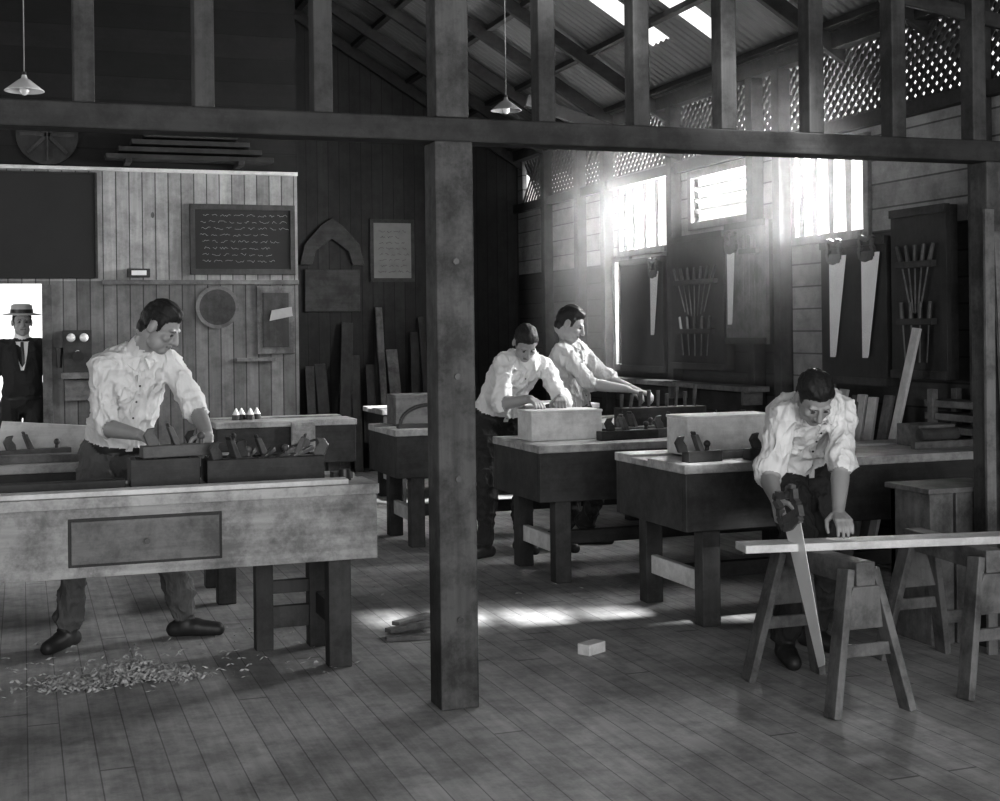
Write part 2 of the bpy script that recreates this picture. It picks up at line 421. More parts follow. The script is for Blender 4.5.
# ------------------------------------------------------------ sawhorses, plank, saw
def horse(xn,xf,yn,yf,h=.575):
    b=B(); b.bar((xn,yn-.05,h-.045),(xf,yf+.05,h-.045),.085,.09,'midw')
    for (x,y,s) in((xn,yn,-1),(xf,yf,1)):
        for q in(-1,1):
            b.bar((x+q*.055,y,h-.03),(x+q*.17,y+s*.07,0.0),.032,.075,'midz',up=(0,1,0))
        b.prism([(-.06,0),(.06,0),(.11,-.17),(-.11,-.17)],(x,y+s*.045,h-.09),(1,0,0),(0,s*.15,1),.022,'midz')
        b.bar((x-.12,y+s*.04,.24),(x+.12,y+s*.04,.24),.02,.05,'midz')
    return b.done('sawhorse',.004)
horse(3.03,3.02,4.45,4.92); horse(3.66,3.74,4.48,5.02)
b=B(); b.bar((2.72,4.81,.592),(4.25,4.52,.592),.13,.032,'pale'); b.done('sawn_plank',.003)
def saw_geo(b,o,ux,uy,L=.62,th=.003,w0=.13,w1=.05,mat='steel'):
    b.prism([(0,0),(L,0),(L,w1),(L-.02,w1+.01),(0,w0)],o,ux,uy,th,mat)
    o=V(o);ux=V(ux).normalized();uy=V(uy).normalized()
    outer=[(.04,.0),(.05,.06),(.03,.145),(-.02,.15),(-.05,.13),(-.10,.145),(-.115,.12),(-.09,.09),(-.1,.04),(-.12,.0),(-.1,-.02),(-.05,.0),(-.02,-.02)]
    n=len(outer)
    for i in range(n):
        a=outer[i];c=outer[(i+1)%n]
        b.bar(o+ux*a[0]*.9+uy*a[1]*.9,o+ux*c[0]*.9+uy*c[1]*.9,.024,.03,'toolw',up=uy if abs(a[0]-c[0])>abs(a[1]-c[1]) else ux)
    b.bar(o+ux*.02+uy*.01,o+ux*.02+uy*.125,.022,.06,'toolw',up=ux)
b=B()
ux=(V((2.925,4.56,.16))-V((2.925,4.80,.69))).normalized(); uy=V((1,0,0)).cross(ux)
if uy.y>0: uy=-uy
saw_geo(b,V((2.925,4.82,.69)),ux,uy,.60); b.done('handsaw',.001)

b=B()
for k,(x0,x1) in enumerate([(3.93,4.06),(4.075,4.36)]):
    b.box(x0,x1,5.20,5.24,0,.70,'midz')
for x in (3.93,4.32): b.box(x,x+.03,5.24,5.5,0,.70,'midz')
b.box(3.93,4.35,5.46,5.5,0,.70,'midz'); b.box(3.91,4.38,5.18,5.52,.70,.725,'midw'); b.box(3.96,4.32,5.24,5.46,.3,.33,'midw')
b.box(3.95,4.33,5.185,5.2,.1,.16,'midw')
b.done('packing_crate',.004)
b=B(); b.bar((4.08,4.97,.0),(4.13,5.02,2.0),.05,.018,'midz',up=(0,1,0)); b.bar((4.2,4.96,.0),(4.17,5.02,1.9),.035,.018,'midz',up=(0,1,0)); b.done('leaning_battens',.002)

# ------------------------------------------------------------ right wall tools
XW=XR-.10
def panel(y0,y1,z0,z1,mat='dark'):
    b=B(); b.box(XW-.03,XW,y0,y1,z0,z1,mat)
    b.box(XW-.045,XW-.03,y0,y1,z1-.05,z1,'benchd'); b.box(XW-.045,XW-.03,y0,y1,z0,z0+.05,'benchd'); b.box(XW,XR-.006,y0+.05,y0+.1,z0,z1,'benchd');b.box(XW,XR-.006,y1-.1,y1-.05,z0,z1,'benchd')
    return b
def wall_saw(b,y,ztop,L=.62,w=.15):
    saw_geo(b,V((XW-.05,y+.06,ztop)),V((0,.0,-1)),V((0,-1,0)),L,.004,w,.06)
p=panel(7.25,7.99,1.09,2.05); wall_saw(p,7.80,1.95,.68,.2); wall_saw(p,7.43,1.95,.68,.2); p.done('saw_rack_panel',.002)
def tools(p,y0,y1,z,n,L=.25,fan=0.0,m='midw'):
    p.box(XW-.07,XW-.03,y0,y1,z-.02,z+.02,'benchd')
    for i in range(n):
        t=(i+.5)/n; y=y0+(y1-y0)*t; a=(t-.5)*fan
        p.bar((XW-.055,y,z+.03),(XW-.055,y+math.sin(a)*-L,z-L*math.cos(a)),.014,.004,m,up=(1,0,0))
        p.cyl((XW-.055,y,z+.02),(XW-.055,y+math.sin(a)*.12,z+.12),.014,.011,'toolw',8)
p=panel(6.66,7.2,1.15,2.2); tools(p,6.75,7.1,1.85,5,.3,.8); tools(p,6.75,7.1,1.5,4,.25,.3); p.done('tool_panel',.002)
p=panel(8.72,9.32,1.35,2.28,'midz'); wall_saw(p,9.2,2.1,.6,.12,); tools(p,8.8,9.05,2.05,3,.5); p.done('tool_panel',.002)
p=panel(9.36,10.25,1.14,2.24); tools(p,9.45,10.15,1.85,7,.28,1.2); tools(p,9.5,10.1,1.45,5,.2,.5); p.done('tool_panel',.002)
p=panel(10.42,11.28,1.1,2.1,'dark'); wall_saw(p,10.56,1.97,.55,.16); p.done('saw_rack_panel',.002)
b=B(); b.box(XR-.3,XR-.12,8.7,11.3,1.0,1.04,'midw')
for yy in (8.8,10.0,11.2): b.box(XR-.28,XR-.12,yy,yy+.04,.9,1.0,'midw')
b.done('wall_shelf',.003)
b=B()
for i in range(9):
    y=7.15+.13*i; b.bar((XR-.42+.02*(i%3),y,0),(XR-.18,y+.05*random.uniform(-1,1),1.02+.05*random.random()),.09,.022,'palez' if i%3 else 'midz',up=(1,0,0))
b.bar((XR-.5,6.98,0),(XR-.2,6.85,1.46),.07,.022,'palez',up=(1,0,0))
b.done('timber_planks_leaning',.003)
b=B()
for i in range(6): b.box(XR-.23,XR-.03,5.95,6.75,.62+.075*i,.62+.04+.075*i,'midw')
for y in (6.0,6.66): b.box(XR-.24,XR-.2,y,y+.05,0,1.1,'midz'); b.box(XR-.07,XR-.03,y,y+.05,0,1.1,'midz')
b.done('timber_stack_rack',.003)

# ------------------------------------------------------------ back wall things
def squiggle(b,x0,x1,z0,z1,rows,y,mat='chalk',s=1):
    for r in range(rows):
        z=z1-(r+.5)*(z1-z0)/rows; x=x0+random.random()*.04
        xe=x1-random.random()*.25*(x1-x0)
        while x<xe:
            w=random.uniform(.03,.09)*s; n=max(3,int(w/.011))
            pts=[(x+i*w/n,z+random.uniform(-.011,.011)) for i in range(n+1)]
            for i in range(n): b.bar((pts[i][0],y,pts[i][1]),(pts[i+1][0],y,pts[i+1][1]),.003,.003,mat)
            x+=w+.025
b=B(); x0,x1,z0,z1=1.33,2.21,1.98,2.56
b.box(x0,x1,YB-.03,YB-.005,z0,z1,'black')
for a in((x0,x1,z1-.04,z1+.005),(x0,x1,z0-.005,z0+.04),(x0,x0+.04,z0+.04,z1-.04),(x1-.04,x1,z0+.04,z1-.04)): b.box(a[0],a[1],YB-.045,YB-.005,a[2],a[3],'benchl')
squiggle(b,x0+.08,x1-.06,z0+.08,z1-.06,8,YB-.032)
b.done('blackboard',.002)
b=B(); b.box(-.9,.57,YB-.05,YB-.01,1.94,2.79,'black'); b.box(-.9,.59,YB-.06,YB-.01,2.79,2.80,'benchd'); b.box(.57,.59,YB-.06,YB-.01,1.94,2.79,'benchd'); b.done('blackboard',.003)
b=B(); b.box(.82,1.0,YB-.08,YB-.002,1.95,2.02,'benchd'); b.box(.85,.97,YB-.09,YB-.08,1.965,2.005,'enamel'); b.done('switch_box',.003)
b=B(); tx=.42
b.box(tx-.11,tx+.11,YB-.14,YB-.002,1.18,1.52,'benchd'); b.box(tx-.13,tx+.13,YB-.17,YB-.002,1.13,1.18,'midw')
for q in(-.05,.05): b.ell((tx+q,YB-.15,1.46),(.035,.03,.035),'steel')
b.cyl((tx,YB-.14,1.34),(tx,YB-.24,1.32),.02,.02,'steel'); b.cyl((tx,YB-.24,1.32),(tx,YB-.29,1.31),.022,.045,'iront')
b.cyl((tx-.14,YB-.1,1.38),(tx-.14,YB-.1,1.22),.03,.018,'iront'); b.box(tx-.1,tx+.1,YB-.08,YB-.002,.95,1.12,'midw')
b.done('wall_telephone',.003)
b=B(); b.cyl((1.55,YB-.03,1.70),(1.55,YB-.005,1.70),.18,.18,'midw',32); b.cyl((1.55,YB-.032,1.70),(1.55,YB-.028,1.70),.15,.15,'benchl',32); b.done('round_pattern_board',.002)
b=B(); b.box(1.88,2.2,YB-.03,YB-.003,1.3,1.88,'midz'); b.box(1.93,2.15,YB-.04,YB-.03,1.36,1.82,'benchl'); b.prism([(0,0),(.2,.04),(.19,.12),(.02,.09)],(1.98,YB-.05,1.58),(1,0,0),(0,0,1),.01,'chalk'); b.box(1.7,2.03,YB-.06,YB-.003,1.24,1.27,'midw'); b.done('notice_board',.002)
b=B(); b.cyl((.21,YB-.02,3.10),(.21,YB-.004,3.10),.24,.24,'dark',36)
for a in (0,45,90,135):
    c,s=math.cos(math.radians(a)),math.sin(math.radians(a)); b.bar((.21-.21*c,YB-.026,3.10-.21*s),(.21+.21*c,YB-.026,3.10+.21*s),.012,.028,'benchl')
b.done('flag_shield',.001)
b=B()
for i in range(4): b.box(.65+.1*i,2.0-.1*i,YB-.25,YB-.05,2.9+.06*i,2.94+.06*i,'dark')
for x in (.8,1.7): b.box(x,x+.05,YB-.28,YB-.002,2.865,2.9,'dark')
b.done('timber_shelf_stack',.003)
b=B(); x0,x1,z0,z1=3.57,4.07,2.02,2.70
b.box(x0,x1,YB2-.03,YB2-.002,z0,z1,'benchd'); b.box(x0+.04,x1-.04,YB2-.034,YB2-.03,z0+.04,z1-.04,'paper'); squiggle(b,x0+.08,x1-.08,z0+.08,z1-.1,8,YB2-.036,'black'); b.done('framed_notice',.002)
b=B()
ar=[(-.35,0),(-.3,.22),(-.12,.42),(0,.5),(.12,.42),(.3,.22),(.35,0),(.22,0),(.18,.15),(0,.28),(-.18,.15),(-.22,0)]
b.prism(ar,(3.15,YB2-.03,2.2),(1,0,0),(0,0,1),.04,'benchd'); b.box(2.85,3.45,YB2-.04,YB2-.003,1.7,2.15,'benchd'); b.done('arch_pattern',.003)
b=B()
for i in range(14):
    x=2.7+.16*i; hh=random.uniform(1.1,1.75); b.bar((x,YB2-.35,0),(x+random.uniform(-.12,.12),YB2-.06,hh),random.uniform(.07,.13),.025,random.choice(['midz','dark','benchl']),up=(0,1,0))
b.done('boards_leaning',.003)

def lamp(x,y,z,dark=False):
    b=B(); n=28
    prof=[(.012,.10),(.02,.075),(.03,.07),(.112,.005),(.115,0),(.110,.0),(.028,.062)]
    vs=[];fs=[]
    for r,h in prof:
        for i in range(n): t=2*math.pi*i/n; vs.append((x+r*math.cos(t),y+r*math.sin(t),z+h))
    for j in range(len(prof)-1):
        for i in range(n): fs.append((j*n+i,j*n+(i+1)%n,(j+1)*n+(i+1)%n,(j+1)*n+i))
    b.add(vs,fs,'enamel' if not dark else 'paper',True)
    b.ell((x,y,z+.01),(.028,.028,.036),'enamel',14); b.cyl((x,y,z+.06),(x,y,z+.115),.016,.012,'iront',12)
    b.cyl((x,y,z+.11),(x,y,rz(x)-.03),.0035,.0035,'chalk' if not dark else 'midw',6)
    return b.done('pendant_lamp',0,False)
lamp(.03,8.48,2.93); lamp(3.39,9.38,3.1,True)

# floor debris
b=B()
def curl(x,y,r,z=0):
    a=random.random()*6.28; w=random.uniform(.003,.008); n=8; tw=random.uniform(3,6); d=V((math.cos(a),math.sin(a),0)); e=V((-d.y,d.x,0))
    vs=[];fs=[]
    for i in range(n+1):
        t=tw*i/n; rr=r*(1-.04*i); p=V((x,y,z+r))+d*rr*math.sin(t)+V((0,0,-rr*math.cos(t)))+e*.012*i/n*3
        p.z=max(p.z,.001)
        vs+=[p-e*w,p+e*w]
    for i in range(n): fs.append((2*i,2*i+1,2*i+3,2*i+2))
    b.add(vs,fs,'shav',True)
for i in range(1500):
    x=random.gauss(.38,.13);y=random.gauss(6.0,.07); curl(x,y,random.uniform(.005,.012),random.uniform(0,.06)*math.exp(-((x-.42)/.12)**2))
for i in range(160): curl(random.uniform(-.3,1.4),random.uniform(5.75,6.9),random.uniform(.003,.008))
b.done('wood_shavings',0,False)
b=B()
for i in range(90): curl(random.uniform(1.6,3.6),random.uniform(6.8,8.4),random.uniform(.002,.006))
b.done('wood_shavings',0,False)
b=B(); b.box(0,.12,0,.07,0,.05,'pale',Matrix.Translation((2.40,5.62,0))@Matrix.Rotation(.5,4,'Z')); b.done('wood_offcut',.003)
b=B()
for i in range(5): b.box(0,.26,0,.05,0.001,.021,'midw',Matrix.Translation((1.62+.04*i,6.25+.07*i,.021*(i%2)))@Matrix.Rotation(random.uniform(-.5,.7),4,'Z'))
b.done('timber_offcuts',.002)

# ------------------------------------------------------------ people
class Prims:
    def __init__(s): s.g={}
    def add(s,grp,lab,vs,fs):
        vv,ff=s.g.setdefault(grp,{}).setdefault(lab,([],[])); o=len(vv)
        vv.extend([V(p) for p in vs]); ff.extend([tuple(a+o for a in f) for f in fs])
    def cap(s,grp,lab,p0,p1,r0,r1,n=16):
        p0=V(p0);p1=V(p1);d=p1-p0
        if d.length<1e-5: d=V((0,0,.001))
        d.normalize();a=d.orthogonal().normalized();bb=d.cross(a); vs=[];fs=[];rings=[]
        for k in range(1,5): t=math.pi/2*k/4; rings.append((p0-d*r0*math.cos(t),r0*math.sin(t)))
        for k in range(4): t=math.pi/2*k/4; rings.append((p1+d*r1*math.sin(t),r1*math.cos(t)))
        vs.append(p0-d*r0)
        for c,r in rings:
            for i in range(n): t=2*math.pi*i/n; vs.append(c+a*r*math.cos(t)+bb*r*math.sin(t))
        vs.append(p1+d*r1);L=len(vs)-1
        for i in range(n): fs.append((0,1+(i+1)%n,1+i)); fs.append((L,L-n+i,L-n+(i+1)%n))
        for j in range(len(rings)-1):
            for i in range(n): q=1+j*n+i;w=1+j*n+(i+1)%n; fs.append((q,w,w+n,q+n))
        s.add(grp,lab,vs,fs)
    def ell(s,grp,lab,c,r,T,n=18):
        vs,fs=ellv(c,r,n); s.add(grp,lab,[T@v for v in vs],[tuple(reversed(f)) for f in fs])
    def loft(s,grp,lab,rings,side,n=24):
        vs=[];fs=[]
        R=len(rings)
        for k,(c,w,d,sv) in enumerate(rings):
            t=(rings[min(k+1,R-1)][0]-rings[max(k-1,0)][0]).normalized()
            sx=(sv-t*sv.dot(t)).normalized(); fy=t.cross(sx)
            for i in range(n):
                a=2*math.pi*i/n; ca,sa=math.cos(a),math.sin(a)
                q=.85; cx=math.copysign(abs(ca)**q,ca);cy=math.copysign(abs(sa)**q,sa)
                vs.append(c+sx*w*cx+fy*d*cy)
        for k in range(R-1):
            for i in range(n): a=k*n+i;b2=k*n+(i+1)%n; fs.append((a,b2,b2+n,a+n))
        fs.append(tuple(range(n))[::-1]); fs.append(tuple(range((R-1)*n,R*n)))
        s.add(grp,lab,vs,fs)
def remesh(vs,fs,vox,sm=2):
    me=bpy.data.meshes.new('t'); me.from_pydata([tuple(v) for v in vs],[],fs)
    ob=bpy.data.objects.new('t',me); scn.collection.objects.link(ob)
    m=ob.modifiers.new('r','REMESH'); m.mode='VOXEL'; m.voxel_size=vox
    m=ob.modifiers.new('s','SMOOTH'); m.factor=.5; m.iterations=sm
    bpy.context.view_layer.update()
    dg=bpy.context.evaluated_depsgraph_get(); e=ob.evaluated_get(dg); em=e.to_mesh()
    ov=[v.co.copy() for v in em.vertices]; of=[tuple(p.vertices) for p in em.polygons]; on=[v.normal.copy() for v in em.vertices]
    e.to_mesh_clear(); bpy.data.objects.remove(ob); bpy.data.meshes.remove(me)
    return ov,of,on
def ik(a,t,l1,l2,pole):
    a=V(a);t=V(t);d=t-a;L=d.length
    if L>l1+l2-.004: t=a+d*((l1+l2-.004)/L); d=t-a; L=d.length
    u=d/L; x=(l1*l1-l2*l2+L*L)/(2*L); h=math.sqrt(max(0,l1*l1-x*x)); p=V(pole); p=p-u*p.dot(u); p.normalize()
    return a+u*x+p*h, t
def hand(P,w,d,n,right,curl,grp):
    d=V(d).normalized(); n=V(n); n=(n-d*n.dot(d)).normalized(); th=d.cross(n)*(1 if right else -1)
    for o in(-.026,-.009,.009,.026):
        P.cap(grp,'skin',w+d*.012+th*o*.6,w+d*.082+th*o*1.05,.015,.0135,12)
    for i,(o,L) in enumerate(((.030,.070),(.010,.078),(-.010,.072),(-.029,.057))):
        p=w+d*.084+th*o; dd=d+th*o*1.2; dd.normalize(); ax=dd.cross(n)
        for k,q in enumerate((.45,.31,.24)):
            R=Matrix.Rotation(curl*(.8 if k==0 else 1.0)*(1+.06*i),3,ax); dd=(R@dd).normalized()
            p2=p+dd*L*q; r0=.0092-.0008*k; P.cap(grp,'skin',p,p2,r0,r0-.0008,10); p=p2
    p=w+d*.02+th*.028; dd=(d*.62+th*.7+n*.35).normalized()
    p2=p+dd*.045; P.cap(grp,'skin',p,p2,.013,.0105,10)
    dd=(d*.85+th*.15+n*.5).normalized(); p3=p2+dd*.03; P.cap(grp,'skin',p2,p3,.0105,.009,10)
    dd=(d*.8-th*.1*curl+n*.6).normalized(); P.cap(grp,'skin',p3,p3+dd*.024,.009,.0075,10)
HL=[(-.2,-.062),(-.045,-.055),(-.028,-.025),(-.022,.020),(.012,.022),(.018,-.012),(.030,-.006),(.040,.045),(.062,.062),(.2,.068)]
def hairline(y):
    for i in range(len(HL)-1):
        if HL[i][0]<=y<=HL[i+1][0]:
            k=(y-HL[i][0])/(HL[i+1][0]-HL[i][0]); return HL[i][1]*(1-k)+HL[i+1][1]*k
    return 1
def person(name,pelvis,neck,head,look,side_p,side_s,wrR,wrL,ankR,ankL,toeR,toeL,hdR=None,hdL=None,nR=(0,0,-1),nL=(0,0,-1),
           cR=.6,cL=.6,poleR=None,poleL=None,kneeR=None,kneeL=None,shirt='shirt',trs='trd',bulge=.03,hat=False,suit=False,uphint=None,hips=.09,s=1.0):
    P=Prims(); pelvis=V(pelvis);neck=V(neck);head=V(head);sp=V(side_p).normalized();ss=V(side_s).normalized()
    ax=(neck-pelvis); axn=ax.normalized()
    f_=(axn.cross((ss+sp).normalized())).normalized(); back=-f_
    def c(t): return pelvis+ax*t+back*bulge*math.sin(math.pi*max(0,min(1,t)))
    def sv(t): return sp.lerp(ss,max(0,min(1,t)))
    prof=[(.05,.146,.108),(.10,.156,.118),(.16,.160,.122),(.30,.150,.112),(.5,.156,.112),(.68,.168,.116),(.82,.170,.108),(.92,.145,.088),(.985,.095,.068),(1.03,.058,.056)]
    def dep(t):
        for i in range(len(prof)-1):
            if prof[i][0]<=t<=prof[i+1][0]:
                k=(t-prof[i][0])/(prof[i+1][0]-prof[i][0]); return prof[i][2]*(1-k)+prof[i+1][2]*k
        return .06
    P.loft('body','shirt',[(c(t),w*s,d*s,sv(t)) for t,w,d in prof],ss)
    P.loft('body','trs',[(pelvis-axn*.11,.11,.085,sp),(pelvis-axn*.05,.152,.110,sp),(c(0),.154,.112,sp),(c(.06),.146,.108,sp)],sp)
    P.loft('body','belt',[(c(.02),.153,.115,sp),(c(.075),.152,.115,sp)],sp)
    shR=neck+ss*.16*s-axn*.06; shL=neck-ss*.16*s-axn*.06
    for right,sh,wr,hd,nn,cu,po in((1,shR,wrR,hdR,nR,cR,poleR),(0,shL,wrL,hdL,nL,cL,poleL)):
        sd=ss if right else -ss
        po=V(po) if po else (sd*.5+back*.6+V((0,0,-.5)))
        el,wr=ik(sh,wr,.285,.25,po)
        P.cap('body','shirt',sh,sh-sd*.05,.062,.066)
        P.cap('body','shirt',neck-axn*.045+sd*.04,sh,.055,.056)
        if suit:
            P.cap('body','shirt',sh,el,.064,.052); P.cap('body','shirt',el,el.lerp(wr,.93),.052,.040); P.cap('body','collar',el.lerp(wr,.9),el.lerp(wr,.97),.033,.032)
        else:
            e2=sh.lerp(el,.90); 
            P.cap('body','shirt',sh,e2,.061,.053)
            P.cap('body','shirt',sh.lerp(el,.84),sh.lerp(el,.99),.062,.058)
        P.cap('body','skin',sh.lerp(el,.8),el,.042,.040); P.cap('body','skin',el,el.lerp(wr,.3),.040,.041); P.cap('body','skin',el.lerp(wr,.3),wr,.041,.026)
        hd=V(hd) if hd else (wr-el)
        P.cap('hand%d'%right,'skin',wr-(wr-el).normalized()*.03,wr+hd.normalized()*.012,.026,.024)
        hand(P,wr,hd,nn,bool(right),cu,'hand%d'%right)
    for right,an,toe,po in((1,ankR,toeR,kneeR),(0,ankL,toeL,kneeL)):
        sd=sp if right else -sp
        hp=pelvis+sd*hips-axn*.03; toe=V((toe[0],toe[1],0)).normalized()
        kn,an=ik(hp,an,.43,.42,V(po) if po else (f_+toe*.6))
        P.cap('body','trs',hp,hp.lerp(kn,.5),.095,.084); P.cap('body','trs',hp.lerp(kn,.5),kn,.084,.066)
        P.cap('body','trs',kn,kn.lerp(an,.35),.066,.066); P.cap('body','trs',kn.lerp(an,.35),kn.lerp(an,.93),.066,.06)
        P.cap('body','shoe',an,V((an.x,an.y,.05)),.045,.045)
        g=V((an.x,an.y,0)); P.cap('body','shoe',g-toe*.045+Z*.035,g+toe*.06+Z*.045,.04,.045); P.cap('body','shoe',g+toe*.06+Z*.04,g+toe*.165+Z*.03,.044,.036)
    lk=V(look).normalized(); up=V(uphint) if uphint else Z; up=(up-lk*up.dot(lk)).normalized(); rt=lk.cross(up)
    T=Matrix(((rt.x,lk.x,up.x,head.x),(rt.y,lk.y,up.y,head.y),(rt.z,lk.z,up.z,head.z),(0,0,0,1)))
    Ti=T.inverted()
    base=T@V((0,-.02,-.05))
    P.cap('body','skin',neck-axn*.02,base,.054,.052)
    P.cap('body','collar',neck-axn*.01,neck.lerp(base,.35),.066,.061)
    G='head'
    P.ell(G,'skin',(0,-.008,.028),(.071,.092,.086),T); P.ell(G,'skin',(0,.026,-.03),(.056,.066,.082),T)
    P.ell(G,'skin',(0,.055,-.085),(.032,.034,.026),T); P.ell(G,'skin',(.026,.03,-.06),(.034,.045,.04),T); P.ell(G,'skin',(-.026,.03,-.06),(.034,.045,.04),T)
    P.ell(G,'skin',(0,-.040,-.035),(.056,.055,.06),T)
    q=lambda x,y,z:T@V((x,y,z))
    P.cap(G,'skin',q(0,.088,.018),q(0,.110,-.026),.0075,.013,10); P.cap(G,'skin',q(-.012,.098,-.031),q(.012,.098,-.031),.008,.008,10)
    P.cap(G,'skin',q(-.038,.077,.024),q(.038,.077,.024),.010,.010,10)
    for sg in(-1,1):
        P.ell(G,'eye',(sg*.030,.0865,.004),(.0105,.006,.0055),T,12)
        P.cap(G,'brow',q(sg*.018,.0875,.022),q(sg*.042,.080,.022),.0038,.003,8)
        P.ell(G,'ear',(sg*.074,-.004,-.004),(.011,.020,.031),T,12)
        P.ell(G,'skin',(sg*.036,.064,-.02),(.022,.022,.02),T,12)
    P.cap(G,'lip',q(-.019,.090,-.056),q(.019,.090,-.056),.0045,.0045,8); P.cap(G,'skin',q(-.012,.087,-.068),q(.012,.087,-.068),.007,.007,8)
    if not hat:
        P.ell(G,'skin',(.006,.0,.082),(.058,.076,.044),T)
    labm={'shirt':shirt,'trs':trs,'belt':'belt','skin':'skin','collar':'enamel' if suit else shirt,'shoe':'shoe','hair':'hair','brow':'hair','ear':'skin','eye':'eye','lip':'lip'}
    b=B()
    for grp,labs in P.g.items():
        vs=[];fs=[];bv={}
        for lab,(vv,ff) in labs.items():
            o=len(vs); vs+=vv; fs+=[tuple(a+o for a in f) for f in ff]; bv[lab]=BVHTree.FromPolygons(vv,ff)
        vox=.009 if grp=='body' else (.0045 if grp=='head' else .0042)
        ov,of,on=remesh(vs,fs,vox,3 if grp=='body' else 1)
        isC=[False]*len(ov)
        fl=[]
        for f in of:
            ce=sum((ov[i] for i in f),V())/len(f)
            best=min(bv,key=lambda l:bv[l].find_nearest(ce)[3])
            if grp=='head' and best=='skin':
                lp=Ti@ce
                jit=.006*noise.noise(V((lp.x*70,lp.y*70,1)))
                if lp.z>hairline(lp.y)+jit+(.25*max(0,abs(lp.x)-.035)*(-1) if lp.y>.04 else 0): best='hair'
            fl.append(best)
            if best in('shirt','trs'):
                for i in f: isC[i]=True
        if grp=='body':
            for i,p in enumerate(ov):
                if isC[i]:
                    w=noise.noise(V((p.x*6,p.y*6,p.z*7+3)))*.012
                    r1=1-min(1,abs(noise.noise(V((p.x*11+p.z*4,p.y*11,p.z*4.5-p.x*5))))*3.0)
                    r2=1-min(1,abs(noise.noise(V((p.x*5-9,p.y*5+p.z*7,p.z*12))))*3.0)
                    k=.55 if suit else 1
                    w+=(.014*r1**2+.010*r2**2-.005)*k
                    ov[i]=p+on[i]*w
                if ov[i].z<.002: ov[i].z=.002
        if grp=='head':
            hv=set()
            for f,l in zip(of,fl):
                if l=='hair': hv.update(f)
            for i in hv:
                lp=Ti@ov[i]; k=max(0,min(1,(lp.z-hairline(lp.y))/.03))
                ov[i]=ov[i]+on[i]*(.002+k*(.005+.006*noise.noise(V((lp.x*60,lp.y*20,lp.z*40)))))
        o=len(b.v); b.v+=ov
        for f,l in zip(of,fl):
            b.f.append([a+o for a in f]); b.m.append(b.mi(labm[l])); b.s.append(True)
    def fr(x,t,o=0): return c(t)+sv(t)*x+f_*(dep(t)+o)
    if not suit:
        for sg in(-1,1):
            a=[neck+ss*sg*.062+axn*.030-f_*.01, neck+ss*sg*.006+axn*.012+f_*.068, neck+ss*sg*.032-axn*.045+f_*.095, neck+ss*sg*.085-axn*.015+f_*.045]
            n0=(a[1]-a[0]).cross(a[3]-a[0]).normalized()*.004
            vs=[p+n0 for p in a]+[p-n0 for p in a]
            b.add(vs,[(0,1,2,3),(7,6,5,4),(0,4,5,1),(1,5,6,2),(2,6,7,3),(3,7,4,0)],shirt)
        ts=[.10+.08*i for i in range(11)]
        vs=[];fs=[]
        for t in ts: vs+=[fr(-.016,t,.008),fr(.016,t,.008),fr(.018,t,-.01),fr(-.018,t,-.01)]
        for i in range(len(ts)-1):
            for k in range(4): fs.append((4*i+k,4*i+(k+1)%4,4*i+4+(k+1)%4,4*i+4+k))
        b.add(vs,fs,shirt)
        for t in (.25,.42,.59,.76): b.ell(fr(0,t,.010),(.005,.005,.005),'belt',8)
    if hat:
        n=32; vs=[];fs=[]
        prof2=[(.0,.150),(.06,.152),(.082,.140),(.088,.085),(.09,.072),(.155,.060),(.158,.064),(.09,.078)]
        for r,h in prof2:
            for i in range(n): t=2*math.pi*i/n; vs.append(q(r*math.cos(t),r*1.12*math.sin(t)-.005,h))
        for j in range(len(prof2)-1):
            for i in range(n): fs.append((j*n+i,j*n+(i+1)%n,(j+1)*n+(i+1)%n,(j+1)*n+i))
        b.add(vs,fs,'hat',True)
        vs=[];
        for h,r in((.078,.0915),(.108,.0885)):
            for i in range(n): t=2*math.pi*i/n; vs.append(q(r*math.cos(t),r*1.12*math.sin(t)-.005,h))
        b.add(vs,[(i,(i+1)%n,n+(i+1)%n,n+i) for i in range(n)],'belt',True)
    if suit:
        def q2(x,t,o=0): return fr(x,t,o+.012)
        b.add([q2(-.055,.97,.0),q2(.055,.97,.0),q2(.055,.85,.0),q2(.012,.5,.0),q2(-.012,.5,.0),q2(-.055,.85,.0)],[(0,1,2,3,4,5)],'enamel')
        b.add([q2(-.012,.965,.01),q2(.012,.965,.01),q2(.020,.62,.01),q2(0,.55,.01),q2(-.020,.62,.01)],[(0,1,2,3,4)],'belt')
        for sg in(-1,1):
            b.add([q2(sg*.05,1.0,.0),q2(sg*.11,.85,.004),q2(sg*.075,.78,.01),q2(sg*.015,.48,.01),q2(sg*.04,.78,.015)],[(0,1,2,3,4)],'suit')
    return b.done(name,0,False)

